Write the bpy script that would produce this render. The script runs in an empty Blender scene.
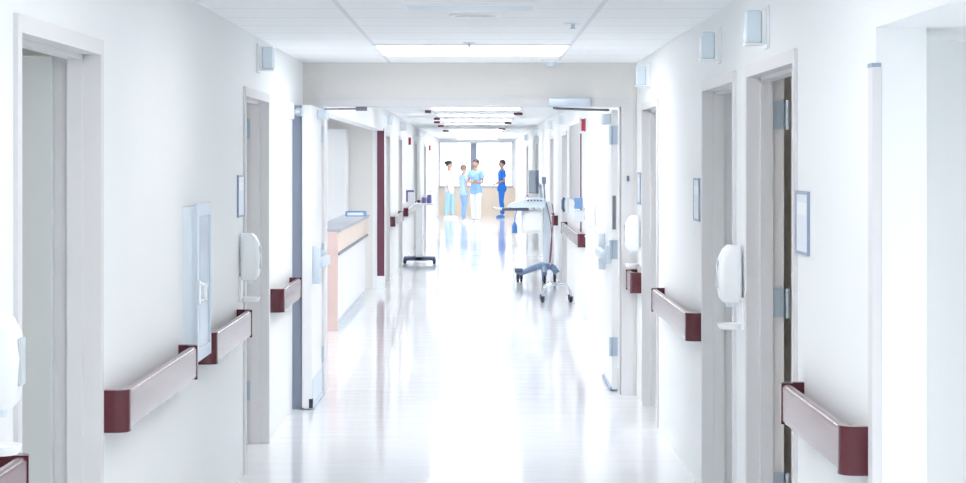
import bpy, bmesh, math, random
from mathutils import Vector, Matrix
random.seed(7)
PI = math.pi
SC = bpy.context.scene
COL = SC.collection

# ------------------------------------------------------------------ place
F = 2071.0                 # focal length in pixels of the 966 px wide frame
EYE = 1.70                 # eye height above the floor
WL, WR = -1.282, 1.151     # faces of the two corridor walls
CEIL = 2.424
T = 0.146                  # wall thickness
Y0, Y1 = -6.0, 66.0        # ends of the corridor
YH = 15.10                 # face of the wall with the double doorway
def dl(px): return F * WL / (px - 479.0)     # distance along the left wall
def dr(px): return F * WR / (px - 479.0)     # distance along the right wall

# ------------------------------------------------------------------ materials
def lin(c):
    c = c / 255.0
    return c / 12.92 if c <= 0.04045 else ((c + 0.055) / 1.055) ** 2.4
def srgb(r, g, b): return (lin(r), lin(g), lin(b), 1.0)
def mat(name, rgb, rough=0.5, metal=0.0, var=0.03, scale=6.0, bump=0.0, bscale=60.0, trans=0.0, spec=0.5, alpha=1.0):
    m = bpy.data.materials.new(name); m.use_nodes = True
    nt = m.node_tree; N = nt.nodes; L = nt.links
    b = N['Principled BSDF']
    b.inputs['Roughness'].default_value = rough
    b.inputs['Metallic'].default_value = metal
    b.inputs['Transmission Weight'].default_value = trans
    b.inputs['Specular IOR Level'].default_value = spec
    b.inputs['Alpha'].default_value = alpha
    c = srgb(*rgb)
    tc = N.new('ShaderNodeTexCoord')
    nz = N.new('ShaderNodeTexNoise'); nz.inputs['Scale'].default_value = scale; nz.inputs['Detail'].default_value = 3
    L.new(tc.outputs['Object'], nz.inputs['Vector'])
    mx = N.new('ShaderNodeMix'); mx.data_type = 'RGBA'
    mx.inputs['A'].default_value = tuple(v * (1 - var) for v in c[:3]) + (1,)
    mx.inputs['B'].default_value = tuple(min(1, v * (1 + var)) for v in c[:3]) + (1,)
    L.new(nz.outputs['Fac'], mx.inputs['Factor'])
    L.new(mx.outputs['Result'], b.inputs['Base Color'])
    if bump:
        n2 = N.new('ShaderNodeTexNoise'); n2.inputs['Scale'].default_value = bscale
        L.new(tc.outputs['Object'], n2.inputs['Vector'])
        bp = N.new('ShaderNodeBump'); bp.inputs['Strength'].default_value = bump; bp.inputs['Distance'].default_value = 0.002
        L.new(n2.outputs['Fac'], bp.inputs['Height']); L.new(bp.outputs['Normal'], b.inputs['Normal'])
    return m
def emit(name, rgb, strength):
    m = bpy.data.materials.new(name); m.use_nodes = True
    b = m.node_tree.nodes['Principled BSDF']
    b.inputs['Base Color'].default_value = (0.9, 0.9, 0.9, 1)
    b.inputs['Emission Color'].default_value = srgb(*rgb)
    b.inputs['Emission Strength'].default_value = strength
    return m

M = {}
M['wall'] = mat('wall_paint', (240, 242, 242), 0.6, var=0.012, scale=1.5, spec=0.3)
M['header'] = mat('header_paint', (230, 228, 224), 0.5, var=0.01, scale=1.5)
M['tan'] = mat('tan_panel', (222, 206, 188), 0.5, var=0.03, scale=2)
M['room'] = mat('room_paint', (234, 236, 231), 0.5, var=0.01, scale=1.5)
M['frame'] = mat('greige_metal_frame', (222, 221, 222), 0.45, var=0.006)
M['leafgrey'] = mat('grey_door_leaf', (200, 203, 202), 0.45, var=0.01)
M['leafwood'] = mat('pale_wood_door_leaf', (233, 210, 190), 0.45, var=0.05, scale=3)
M['leafwhite'] = mat('white_door_leaf', (236, 237, 238), 0.32, var=0.01)
M['steel'] = mat('brushed_steel', (190, 205, 218), 0.32, metal=0.75, var=0.05)
M['chrome'] = mat('chrome', (205, 212, 220), 0.12, metal=1.0, var=0.02)
M['darkmetal'] = mat('dark_grey_metal', (122, 126, 136), 0.4, metal=0.2, var=0.04)
M['black'] = mat('black_rubber', (42, 42, 56), 0.5, var=0.05)
M['maroon'] = mat('maroon_vinyl', (92, 36, 48), 0.25, var=0.05, scale=9, spec=0.25)
_b = M['maroon'].node_tree.nodes['Principled BSDF']; _b.inputs['Coat Weight'].default_value = 0.82; _b.inputs['Coat Roughness'].default_value = 0.22; _b.inputs['Coat IOR'].default_value = 1.45
M['maroonpost'] = mat('maroon_post_vinyl', (112, 60, 80), 0.4, var=0.05)
M['white'] = mat('white_plastic', (244, 246, 247), 0.28, var=0.008)
M['trans'] = mat('frosted_clear_plastic', (232, 242, 248), 0.25, var=0.01, trans=0.35)
M['plate'] = mat('pale_blue_plate', (226, 235, 242), 0.3, var=0.03)
M['lens'] = mat('pale_blue_lens', (222, 234, 242), 0.25, var=0.02)
M['slate'] = mat('slate_frame', (150, 164, 186), 0.35, var=0.04)
M['closer'] = mat('blue_grey_metal', (208, 220, 230), 0.35, metal=0.3, var=0.03)
M['red'] = mat('red_plastic', (176, 52, 78), 0.35, var=0.05)
M['wood'] = mat('peach_wood_laminate', (232, 214, 200), 0.4, var=0.06, scale=4)
M['woodend'] = mat('rose_wood_end', (216, 192, 186), 0.4, var=0.05, scale=4)
M['countertop'] = mat('grey_countertop', (168, 172, 184), 0.3, var=0.05, scale=30)
M['pocket'] = mat('pocket_metal', (132, 140, 158), .4, var=.03)
M['kick'] = mat('blue_grey_kick', (212, 221, 228), 0.35, var=0.03)
M['cartblue'] = mat('slate_blue_plastic', (128, 148, 178), 0.35, var=0.04)
M['cartdark'] = mat('dark_slate_plastic', (86, 98, 124), 0.4, var=0.04)
M['cartpale'] = mat('pale_blue_plastic', (214, 226, 234), 0.35, var=0.02)
M['screen'] = mat('grey_screen', (120, 136, 152), 0.2, var=0.03)
M['purple'] = mat('violet_plastic', (120, 112, 168), 0.4, var=0.05)
M['bluebox'] = mat('blue_card', (120, 160, 205), 0.5, var=0.05)
M['bluegel'] = mat('blue_bottle', (72, 130, 200), 0.3, var=0.04)
M['cable'] = mat('maroon_cable', (134, 84, 98), 0.5, var=0.03)
M['glass'] = mat('clear_glass', (250, 252, 255), 0.02, var=0.0, trans=1.0)
M['frosted'] = mat('frosted_glass', (248, 250, 252), 0.45, var=0.0, trans=.6)
M['winframe'] = mat('grey_window_frame', (186, 184, 194), 0.4, var=0.02)
M['roomfill'] = emit('room_fill_diffuser', (252, 252, 255), 3.2)
M['light'] = emit('lit_diffuser', (252, 252, 255), 10.5)
M['domelight'] = M['lens']

def floor_mat():
    m = bpy.data.materials.new('polished_vinyl_floor'); m.use_nodes = True
    nt = m.node_tree; N = nt.nodes; L = nt.links; b = N['Principled BSDF']
    tc = N.new('ShaderNodeTexCoord')
    nz = N.new('ShaderNodeTexNoise'); nz.inputs['Scale'].default_value = 1.3; nz.inputs['Detail'].default_value = 4
    L.new(tc.outputs['Object'], nz.inputs['Vector'])
    cr = N.new('ShaderNodeMix'); cr.data_type = 'RGBA'
    cr.inputs['A'].default_value = srgb(231, 234, 237); cr.inputs['B'].default_value = srgb(237, 239, 242)
    L.new(nz.outputs['Fac'], cr.inputs['Factor'])
    br = N.new('ShaderNodeTexBrick'); br.offset = 0.0
    br.inputs['Scale'].default_value = 1.0; br.inputs['Brick Width'].default_value = 0.61; br.inputs['Row Height'].default_value = 0.61
    br.inputs['Mortar Size'].default_value = 0.0015
    br.inputs['Color1'].default_value = (1, 1, 1, 1); br.inputs['Color2'].default_value = (0.985, 0.985, 0.985, 1); br.inputs['Mortar'].default_value = (0.93, 0.94, 0.95, 1)
    L.new(tc.outputs['Object'], br.inputs['Vector'])
    mu = N.new('ShaderNodeMix'); mu.data_type = 'RGBA'; mu.blend_type = 'MULTIPLY'; mu.inputs['Factor'].default_value = 1.0
    L.new(cr.outputs['Result'], mu.inputs['A']); L.new(br.outputs['Color'], mu.inputs['B'])
    L.new(mu.outputs['Result'], b.inputs['Base Color'])
    b.inputs['Roughness'].default_value = 0.085
    b.inputs['Specular IOR Level'].default_value = 0.42
    mp = N.new('ShaderNodeMapping'); mp.inputs['Scale'].default_value = (0.7, 2.2, 1.0)
    L.new(tc.outputs['Object'], mp.inputs['Vector'])
    n2 = N.new('ShaderNodeTexNoise'); n2.inputs['Scale'].default_value = 2.2; n2.inputs['Detail'].default_value = 2
    L.new(mp.outputs['Vector'], n2.inputs['Vector'])
    bp = N.new('ShaderNodeBump'); bp.inputs['Strength'].default_value = 0.2; bp.inputs['Distance'].default_value = 0.01
    L.new(n2.outputs['Fac'], bp.inputs['Height']); L.new(bp.outputs['Normal'], b.inputs['Normal'])
    return m
M['floor'] = floor_mat()

def ceiling_mat():
    m = bpy.data.materials.new('ceiling_tiles'); m.use_nodes = True
    nt = m.node_tree; N = nt.nodes; L = nt.links; b = N['Principled BSDF']
    b.inputs['Roughness'].default_value = 0.8
    tc = N.new('ShaderNodeTexCoord')
    sp = N.new('ShaderNodeSeparateXYZ'); L.new(tc.outputs['Object'], sp.inputs[0])
    def line(sock, off, period, w):
        a = N.new('ShaderNodeMath'); a.operation = 'SUBTRACT'; L.new(sock, a.inputs[0]); a.inputs[1].default_value = off - w / 2
        f = N.new('ShaderNodeMath'); f.operation = 'FLOORED_MODULO'; L.new(a.outputs[0], f.inputs[0]); f.inputs[1].default_value = period
        c = N.new('ShaderNodeMath'); c.operation = 'LESS_THAN'; L.new(f.outputs[0], c.inputs[0]); c.inputs[1].default_value = w
        return c.outputs[0]
    lx = line(sp.outputs['X'], -0.650, 1.217, 0.024)
    ly = line(sp.outputs['Y'], 9.78, 0.61, 0.024)
    mxx = N.new('ShaderNodeMath'); mxx.operation = 'MAXIMUM'; L.new(lx, mxx.inputs[0]); L.new(ly, mxx.inputs[1])
    nz = N.new('ShaderNodeTexNoise'); nz.inputs['Scale'].default_value = 90; L.new(tc.outputs['Object'], nz.inputs['Vector'])
    t = N.new('ShaderNodeMix'); t.data_type = 'RGBA'
    t.inputs['A'].default_value = srgb(246, 248, 250); t.inputs['B'].default_value = srgb(250, 251, 252)
    L.new(nz.outputs['Fac'], t.inputs['Factor'])
    g = N.new('ShaderNodeMix'); g.data_type = 'RGBA'; g.inputs['B'].default_value = srgb(228, 231, 236)
    L.new(mxx.outputs[0], g.inputs['Factor']); L.new(t.outputs['Result'], g.inputs['A'])
    L.new(g.outputs['Result'], b.inputs['Base Color'])
    return m
M['ceiling'] = ceiling_mat()

# ------------------------------------------------------------------ mesh builder
class MB:
    def __init__(self): self.bm = bmesh.new()
    def box(self, x0, x1, y0, y1, z0, z1, bev=0.0, seg=2):
        x0, x1 = min(x0, x1), max(x0, x1); y0, y1 = min(y0, y1), max(y0, y1); z0, z1 = min(z0, z1), max(z0, z1)
        t = bmesh.new()
        r = bmesh.ops.create_cube(t, size=1.0)
        for v in t.verts:
            v.co = Vector(((x0 + x1) / 2 + v.co.x * (x1 - x0), (y0 + y1) / 2 + v.co.y * (y1 - y0), (z0 + z1) / 2 + v.co.z * (z1 - z0)))
        if bev: bmesh.ops.bevel(t, geom=t.edges[:], offset=bev, segments=seg, affect='EDGES', profile=0.5)
        self._add(t); return self
    def _add(self, t, mtx=None):
        if mtx is not None: bmesh.ops.transform(t, matrix=mtx, verts=t.verts[:])
        me = bpy.data.meshes.new('tmp'); t.to_mesh(me); t.free(); self.bm.from_mesh(me); bpy.data.meshes.remove(me)
    def cyl(self, p0, p1, r0, r1=None, seg=16):
        p0, p1 = Vector(p0), Vector(p1); d = p1 - p0
        t = bmesh.new()
        bmesh.ops.create_cone(t, cap_ends=True, segments=seg, radius1=r0, radius2=r0 if r1 is None else r1, depth=d.length)
        q = Vector((0, 0, 1)).rotation_difference(d.normalized()).to_matrix().to_4x4()
        self._add(t, Matrix.Translation((p0 + p1) / 2) @ q); return self
    def tube(self, pts, r, seg=10):
        pts = [Vector(p) for p in pts]; rings = []
        n = len(pts)
        up = Vector((0.13, 0.31, 0.94)).normalized()
        for i, p in enumerate(pts):
            d = (pts[min(i + 1, n - 1)] - pts[max(i - 1, 0)]).normalized()
            a = d.cross(up)
            if a.length < 0.05: a = d.cross(Vector((1, 0, 0)))
            a.normalize(); b = a.cross(d)
            rr = r[i] if isinstance(r, (list, tuple)) else r
            rings.append([self.bm.verts.new(p + (a * math.cos(2 * PI * k / seg) + b * math.sin(2 * PI * k / seg)) * rr) for k in range(seg)])
        for A, B in zip(rings, rings[1:]):
            for k in range(seg): self.bm.faces.new((A[k], A[(k + 1) % seg], B[(k + 1) % seg], B[k]))
        self.bm.faces.new(rings[0][::-1]); self.bm.faces.new(rings[-1]); return self
    def ball(self, c, r, s=(1, 1, 1), seg=20):
        t = bmesh.new(); bmesh.ops.create_uvsphere(t, u_segments=seg, v_segments=seg // 2 + 2, radius=r)
        self._add(t, Matrix.Translation(c) @ Matrix.Diagonal((s[0], s[1], s[2], 1))); return self
    def prism(self, poly, a, b, axis='z'):
        def P(u, v, w): return {'z': (u, v, w), 'x': (w, u, v), 'y': (u, w, v)}[axis]
        A = [self.bm.verts.new(P(u, v, a)) for u, v in poly]; B = [self.bm.verts.new(P(u, v, b)) for u, v in poly]
        n = len(poly)
        for k in range(n): self.bm.faces.new((A[k], A[(k + 1) % n], B[(k + 1) % n], B[k]))
        self.bm.faces.new(A[::-1]); self.bm.faces.new(B); return self
    def loft(self, rings):
        R = [[self.bm.verts.new(p) for p in ring] for ring in rings]; n = len(R[0])
        for A, B in zip(R, R[1:]):
            for k in range(n): self.bm.faces.new((A[k], A[(k + 1) % n], B[(k + 1) % n], B[k]))
        self.bm.faces.new(R[0][::-1]); self.bm.faces.new(R[-1]); return self
    def build(self, name, m, parent=None, smooth=False, rot=None):
        bmesh.ops.recalc_face_normals(self.bm, faces=self.bm.faces[:])
        if rot is not None: bmesh.ops.transform(self.bm, matrix=rot, verts=self.bm.verts[:])
        me = bpy.data.meshes.new(name); self.bm.to_mesh(me); self.bm.free()
        me.materials.append(m)
        if smooth:
            for p in me.polygons: p.use_smooth = True
            try: me.set_sharp_from_angle(angle=math.radians(40))
            except Exception: pass
        o = bpy.data.objects.new(name, me); COL.objects.link(o)
        if parent is not None: o.parent = parent
        return o
def rrect(w, h, r, n=5, cx=0, cy=0):
    out = []
    for (sx, sy, a0) in ((1, 1, 0), (-1, 1, 90), (-1, -1, 180), (1, -1, 270)):
        for k in range(n + 1):
            a = math.radians(a0 + 90 * k / n)
            out.append((cx + sx * (w / 2 - r) + r * math.cos(a), cy + sy * (h / 2 - r) + r * math.sin(a)))
    return out

def tag(o, label, cat, group=None, kind=None):
    o['label'] = label; o['category'] = cat
    if group: o['group'] = group
    if kind: o['kind'] = kind
    return o
def thing(name, label, cat, loc=(0, 0, 0), rz=0.0, group=None):
    o = bpy.data.objects.new(name, None); o.empty_display_size = 0.1; COL.objects.link(o)
    o.location = loc; o.rotation_euler = (0, 0, rz)
    return tag(o, label, cat, group)
def dup(root, loc, rz, label):
    r = root.copy(); COL.objects.link(r); r.location = loc; r.rotation_euler = (0, 0, rz); r['label'] = label
    for ch in list(root.children):
        c = ch.copy(); COL.objects.link(c); c.parent = r
        for g in list(ch.children):
            d = g.copy(); COL.objects.link(d); d.parent = c
    return r
def struct(o, label=None, cat=None):
    o['kind'] = 'structure'
    if label: o['label'] = label; o['category'] = cat
    return o
def face(s): return WL if s < 0 else WR
def wx(s, t): return face(s) + s * t                  # t > 0 goes into the wall, t < 0 into the corridor
def rot_in(s): return 0.0 if s < 0 else PI            # local +x points into the corridor

# ------------------------------------------------------------------ shell
m = MB(); m.box(-4.2, 4.2, Y0 - .2, Y1 + .2, -0.1, 0.0); struct(m.build('floor', M['floor']), 'glossy white vinyl corridor floor', 'floor')
m = MB(); m.box(-4.2, 4.2, Y0 - .2, Y1 + .2, CEIL, CEIL + 0.1); struct(m.build('ceiling', M['ceiling']), 'white suspended tile ceiling with thin grid', 'ceiling')

# openings: (y0, y1, z0, z1)
DH = 2.06
LEFT_D = [(5.75, 6.95), (11.30, 12.51), (28.35, 29.5), (33.0, 34.25), (41.0, 42.25), (48.3, 49.55)]
RIGHT_D = [(7.53, 8.81), (9.31, 10.55), (13.30, 14.45), (27.1, 28.4), (31.8, 33.05), (39.8, 41.05), (48.5, 49.75)]
PAD = 0.02
def wall_mesh(s, opens):
    mb = MB(); y = Y0
    for (a, b, z0, z1) in sorted(opens):
        mb.box(wx(s, 0), wx(s, T), y, a, 0, CEIL)
        mb.box(wx(s, 0), wx(s, T), a, b, z1, CEIL)
        if z0 > 0: mb.box(wx(s, 0), wx(s, T), a, b, 0, z0)
        y = b
    mb.box(wx(s, 0), wx(s, T), y, Y1, 0, CEIL)
    return mb
NS0, NS1 = YH + 0.25, 27.8                             # nurse station recess
ALC0, ALC1, SOF = 2.0, 6.0, 2.09                        # splayed alcove on the right
IW0, IW1, IWZ0, IWZ1 = 23.4, 26.2, 1.19, 2.20           # interior window on the right
lo = [(a - PAD, b + PAD, 0, DH + PAD) for a, b in LEFT_D] + [(NS0, NS1, 0, 2.12)]
ro = [(a - PAD, b + PAD, 0, DH + PAD) for a, b in RIGHT_D] + [(ALC0, ALC1, 0, SOF), (IW0, IW1, IWZ0, IWZ1)]
struct(wall_mesh(-1, lo).build('wall_left', M['wall']), 'white left corridor wall', 'wall')
struct(wall_mesh(1, ro).build('wall_right', M['wall']), 'white right corridor wall', 'wall')

# splayed alcove beyond the right wall
m = MB()
sx, sy = 1.151, 6.0; ex, ey = 1.95, 7.36; AX = 3.3
nx, ny = (ey - sy), -(ex - sx); ln = math.hypot(nx, ny); nx, ny = nx / ln * -0.1, ny / ln * -0.1
m.prism([(sx + .0005, sy - .001), (ex, ey), (ex + nx, ey + ny), (sx + T, sy + 0.25), (sx + T, sy + .01), (sx + .0005, sy + .01)], 0, CEIL)
m.box(AX, AX + .1, ALC0 - .1, 7.42, 0, CEIL); m.box(WR + T, AX + .1, ALC0 - .1, ALC0, 0, CEIL); m.box(1.95, AX, 7.36, 7.42, 0, CEIL)
struct(m.build('wall_alcove', M['wall']), 'white splayed wall of the alcove at right', 'wall')
m = MB(); m.prism([(WR + T, ALC0), (AX, ALC0), (AX, 7.36), (1.95, 7.36), (1.151 + T, 6.0 + T * 1.36 / .8)], SOF, SOF + .06)
struct(m.build('ceiling_alcove', M['wall']), 'white soffit over the alcove at right', 'ceiling')

# rooms behind the doors
def rooms(s, spans, depth=2.4):
    mb = MB()
    for a, b in spans:
        mb.box(wx(s, T), wx(s, depth), a - .06, a, 0, CEIL); mb.box(wx(s, T), wx(s, depth), b, b + .06, 0, CEIL)
        mb.box(wx(s, depth), wx(s, depth + .06), a - .06, b + .06, 0, CEIL)
    return mb
LR = [(4.7, 8.4), (10.2, 14.4), (28.1, 31.2), (32.2, 35.6), (40.2, 43.6), (47.5, 51.0)]
RR = [(7.50, 9.05), (9.12, 12.0), (12.6, 15.0), (22.4, 26.25), (26.6, 29.6), (31.0, 34.4), (39.0, 42.4), (47.7, 51.1)]
struct(rooms(-1, LR).build('wall_left_rooms', M['room']), 'walls of the rooms behind the left doors', 'wall')
struct(rooms(1, RR).build('wall_right_rooms', M['room']), 'walls of the rooms behind the right doors', 'wall')

# nurse station recess: end wall at NS1, back wall, near wall is the header wall carried on
m = MB(); m.box(-4.1, WL - T, NS1, NS1 + .15, 0, CEIL); m.box(-4.1, -4.0, NS0, NS1, 0, CEIL)
struct(m.build('wall_nurse_station', M['header']), 'pale grey end wall of the nurse station recess', 'wall')

# header wall with the double doorway
OL, OR_, OH = -1.125, 1.035, 2.105
m = MB()
m.box(WL, OL - .05, YH, NS0, 0, CEIL); m.box(OR_ + .02, WR, YH, NS0, 0, CEIL); m.box(OL - .05, OR_ + .02, YH, NS0, OH + .03, CEIL)
m.box(-4.1, WL - T, YH, NS0, 0, CEIL)
struct(m.build('wall_crossing', M['header']), 'beige header wall over the double doorway', 'wall')

# far wall with two windows; near wall behind the viewer
WZ0, WZ1 = 0.90, 2.34
W1 = (-1.27, -0.24); W2 = (-0.10, 1.08)
m = MB()
m.box(WL - T, WR + T, Y1, Y1 + .2, 0, WZ0); m.box(WL - T, WR + T, Y1, Y1 + .2, WZ1, CEIL)
m.box(WL - T, W1[0], Y1, Y1 + .2, WZ0, WZ1); m.box(W1[1], W2[0], Y1, Y1 + .2, WZ0, WZ1); m.box(W2[1], WR + T, Y1, Y1 + .2, WZ0, WZ1)
struct(m.build('wall_far', M['wall']), 'grey wall framing the windows at the corridor end', 'wall')
m = MB(); m.box(WL, WR, Y1 - .03, Y1, 0, WZ0 - .03, ); struct(m.build('trim_1', M['tan']), 'tan panel below the far windows', 'wall panel')
m = MB(); m.box(WL - T, WR + T, Y0 - .1, Y0, 0, CEIL); struct(m.build('wall_near', M['wall']), 'white wall at the near corridor end', 'wall')
for i, (a, b) in enumerate((W1, W2)):
    m = MB()
    for (x0, x1, z0, z1) in ((a, a + .03, WZ0, WZ1), (b - .03, b, WZ0, WZ1), (a, b, WZ0, WZ0 + .04), (a, b, WZ1 - .03, WZ1)):
        m.box(x0, x1, Y1 + .02, Y1 + .10, z0, z1)
    w = struct(m.build('window_%d' % (i + 1), M['winframe']), ('left' if i == 0 else 'right') + ' bright window at the far corridor end', 'window')
    g = MB(); g.box(a + .025, b - .025, Y1 + .05, Y1 + .058, WZ0 + .035, WZ1 - .025); g.build('pane', M['glass'], w)
    g = MB(); g.box(a - .02, b + .02, Y1 - .06, Y1 + .02, WZ0 - .03, WZ0, bev=.006); g.build('sill', M['winframe'], w)
m = MB(); m.box(W1[1] - .01, W2[0] + .01, Y1 - .02, Y1, WZ0, CEIL - .12); struct(m.build('trim_3', M['pocket']), 'grey mullion between the two far windows', 'trim')
# interior window
m = MB()
for (y0, y1, z0, z1) in ((IW0, IW0 + .05, IWZ0, IWZ1), (IW1 - .05, IW1, IWZ0, IWZ1), (IW0, IW1, IWZ0, IWZ0 + .05), (IW0, IW1, IWZ1 - .05, IWZ1)):
    m.box(wx(1, -.012), wx(1, T), y0, y1, z0, z1)
w = struct(m.build('window_3', M['white']), 'interior window of a lit room on the far right wall', 'window')
g = MB(); g.box(wx(1, -.009), wx(1, -.003), IW0 + .04, IW1 - .04, IWZ0 + .04, IWZ1 - .04); g.build('pane', M['frosted'], w)

# ------------------------------------------------------------------ door frames with leaf and hinges
dn = [0]
def door(s, y0, y1, leaf=None, lab='', hinges=True):
    dn[0] += 1
    mb = MB(); cw = 0.05; pr = -0.014
    # casing on the corridor face
    mb.box(wx(s, pr), wx(s, 0), y0 - cw, y0, 0, DH + cw); mb.box(wx(s, pr), wx(s, 0), y1, y1 + cw, 0, DH + cw)
    mb.box(wx(s, pr), wx(s, 0), y0, y1, DH, DH + cw)
    # jamb lining
    mb.box(wx(s, 0), wx(s, T), y0 - PAD, y0, 0, DH); mb.box(wx(s, 0), wx(s, T), y1, y1 + PAD, 0, DH); mb.box(wx(s, 0), wx(s, T), y0 - PAD, y1 + PAD, DH, DH + PAD)
    # raised stop in the middle of the lining
    a, b = .045, .098
    mb.box(wx(s, a), wx(s, b), y0, y0 + .016, 0, DH); mb.box(wx(s, a), wx(s, b), y1 - .016, y1, 0, DH); mb.box(wx(s, a), wx(s, b), y0, y1, DH - .016, DH)
    d = struct(mb.build('door_%d' % dn[0], M['frame']), lab, 'door')
    if leaf:
        lw = y1 - y0 - .01; x0 = T + (.030 if hinges else -.004)
        lf = MB(); lf.box(wx(s, x0), wx(s, x0 + lw), y1 - .05, y1 - .006, .012, DH - .006, bev=.003)
        l = lf.build('leaf', leaf, d)
        hd = MB(); hx = wx(s, x0 + lw - .07)
        hd.cyl((hx, y1 - .05, 1.0), (hx, y1 - .11, 1.0), .011); hd.cyl((hx, y1 - .10, 1.0), (wx(s, x0 + lw - .18), y1 - .10, 1.0), .01)
        hd.build('lever_handle', M['steel'], l)
        for hz in (1.90, 1.10, .32) if hinges else ():
            h = MB(); h.box(wx(s, .099), wx(s, T), y1 - .006, y1 - .002, hz - .06, hz + .06)
            h.box(wx(s, T + .030), wx(s, T + .06), y1 - .056, y1 - .05, hz - .06, hz + .06)
            h.cyl((wx(s, T + .012), y1 - .03, hz - .062), (wx(s, T + .012), y1 - .03, hz + .062), .009, seg=12)
            for k in (-.035, 0, .035): h.cyl((wx(s, .12), y1 - .004, hz + k), (wx(s, .12), y1 - .009, hz + k), .005, seg=8)
            h.build('hinge', M['steel'], d, smooth=True)
    return d
LN = ['nearest left doorway with beige metal frame', 'second left doorway beside the slate framed sign', 'left doorway just past the maroon corner post', 'left doorway behind the slim white cart', 'left doorway past the first red alarm', 'last left doorway before the far windows']
RN = ['nearest right doorway with pale wood door and steel hinges', 'second right doorway with dispenser in front', 'third right doorway before the double door', 'first right doorway past the interior window', 'right doorway behind the rolling ultrasound cart', 'right doorway midway down the far corridor', 'last right doorway before the far windows']
for i, (a, b) in enumerate(LEFT_D): door(-1, a, b, M['leafgrey'], LN[i], hinges=(i != 0))
for i, (a, b) in enumerate(RIGHT_D): door(1, a, b, M['leafwood'] if i == 0 else M['leafgrey'], RN[i], hinges=(i == 0))

# double doorway: frame, one leaf swung towards the viewer, the other away
m = MB()
m.box(OL - .05, OL, YH - .012, NS0 + .012, 0, OH); m.box(OR_, OR_ + .095, YH - .012, YH + .06, 0, OH); m.box(OR_, OR_ + .03, YH, NS0 + .012, 0, OH)
m.box(OL - .05, OR_ + .095, YH - .012, NS0 + .012, OH, OH + .066)
dd = struct(m.build('door_%d' % (dn[0] + 1), M['frame']), 'wide double doorway with both leaves held open', 'door')
m = MB(); m.box(OR_ + .042, OR_ + .060, YH - .02, YH - .012, 1.56, 1.60); m.build('door_switch', M['darkmetal'], dd)
LX0, LX1, LY0, LY1 = -1.214, -1.146, 14.20, 15.09
m = MB(); m.box(LX0, LX1, LY0, LY1, .012, 2.09, bev=.004); lf = m.build('leaf', M['leafwhite'], dd)
m = MB(); m.box(LX1, LX1 + .004, LY0 + .02, LY1 - .02, .03, .20); m.box(LX0 + .01, LX1 + .012, LY0 + .01, LY1 - .02, .004, .034); m.build('kick_plate', M['closer'], lf)
m = MB(); m.box(LX1 - .02, LX1 + .006, LY0 - .004, LY0 + .04, .012, .075); m.build('flush_bolt', M['black'], lf)
m = MB()
m.box(LX1, LX1 + .05, LY0 + .04, LY0 + .16, .86, 1.12, bev=.006); m.box(LX1, LX1 + .045, LY1 - .16, LY1 - .08, .94, 1.06, bev=.006)
m.box(LX1 + .028, LX1 + .07, LY0 + .12, LY1 - .1, .965, 1.03, bev=.008); m.build('exit_bar', M['closer'], lf, smooth=True)
m = MB(); m.box(LX1, LX1 + .065, LY1 - .42, LY1 - .16, 2.005, 2.07, bev=.006)
m.build('closer_body', M['closer'], lf)
m = MB(); m.tube([(LX1 + .04, LY1 - .2, 2.08), (LX1 + .12, YH + .01, 2.087), (-.86, YH + .06, 2.09)], .0065); m.box(-.90, -.82, YH + .03, YH + .09, 2.075, 2.105); m.build('closer_arm', M['darkmetal'], lf)
for hz in (1.9, 1.05, .3):
    m = MB(); m.cyl((LX1 + .006, LY1 + .004, hz - .06), (LX1 + .006, LY1 + .004, hz + .06), .012, seg=12); m.box(LX1, LX1 + .02, LY1, YH - .002, hz - .06, hz + .06); m.build('hinge', M['steel'], lf)
# right leaf, swinging away
RX0, RX1, RY0, RY1 = .985, 1.030, NS0 + .02, NS0 + 1.02
m = MB(); m.box(RX0, RX1, RY0, RY1, .012, 2.09, bev=.004); lf = m.build('leaf', M['leafwhite'], dd)
m = MB(); m.box(RX0 - .012, RX1, RY0 + .01, RY1 - .01, .004, .03); m.build('door_sweep', M['slate'], lf)
m = MB(); m.box(RX0 - .05, RX0, RY1 - .2, RY1 - .06, .86, 1.14, bev=.006); m.box(RX0 - .045, RX0, RY0 + .06, RY0 + .14, .94, 1.08, bev=.006)
m.box(RX0 - .075, RX0 - .03, RY0 + .1, RY1 - .12, .965, 1.035, bev=.008); m.build('exit_bar', M['closer'], lf, smooth=True)
m = MB(); m.box(RX0 - .06, RX0, RY0 + .08, RY0 + .34, 1.98, 2.06, bev=.006); m.build('closer_body', M['closer'], lf)
for hz in (1.9, 1.05, .33):
    m = MB(); m.cyl((RX0 - .006, RY0 - .008, hz - .07), (RX0 - .006, RY0 - .008, hz + .07), .013, seg=12); m.box(RX0 - .012, RX0 + .045, RY0 - .006, RY0 - .001, hz - .07, hz + .07); m.build('hinge', M['steel'], lf)
m = MB(); m.box(RX0 + .005, RX0 + .03, RY0 - .004, RY0, 1.2, 1.45); m.build('edge_strip', M['darkmetal'], lf)
# grey metal pocket jamb between the leaf and the left wall
m = MB(); m.box(WL, LX0 - .004, LY0 + .02, YH, 0, 2.09); struct(m.build('trim_2', M['pocket']), 'dark grey metal pocket strip behind the open left door leaf', 'trim')
t = thing('door_holder', 'small steel magnetic door holder high on wall beside left leaf', 'door holder', (WL, 14.0, 2.04))
m = MB(); m.box(0, .03, -.05, .05, -.05, .06, bev=.005); m.build('wall_mount', M['white'], t)
m = MB(); m.cyl((.03, .02, 0), (.055, .1, 0), .012); m.cyl((.05, .1, 0), (.062, .13, 0), .028); m.build('magnet_arm', M['closer'], t)
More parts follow.
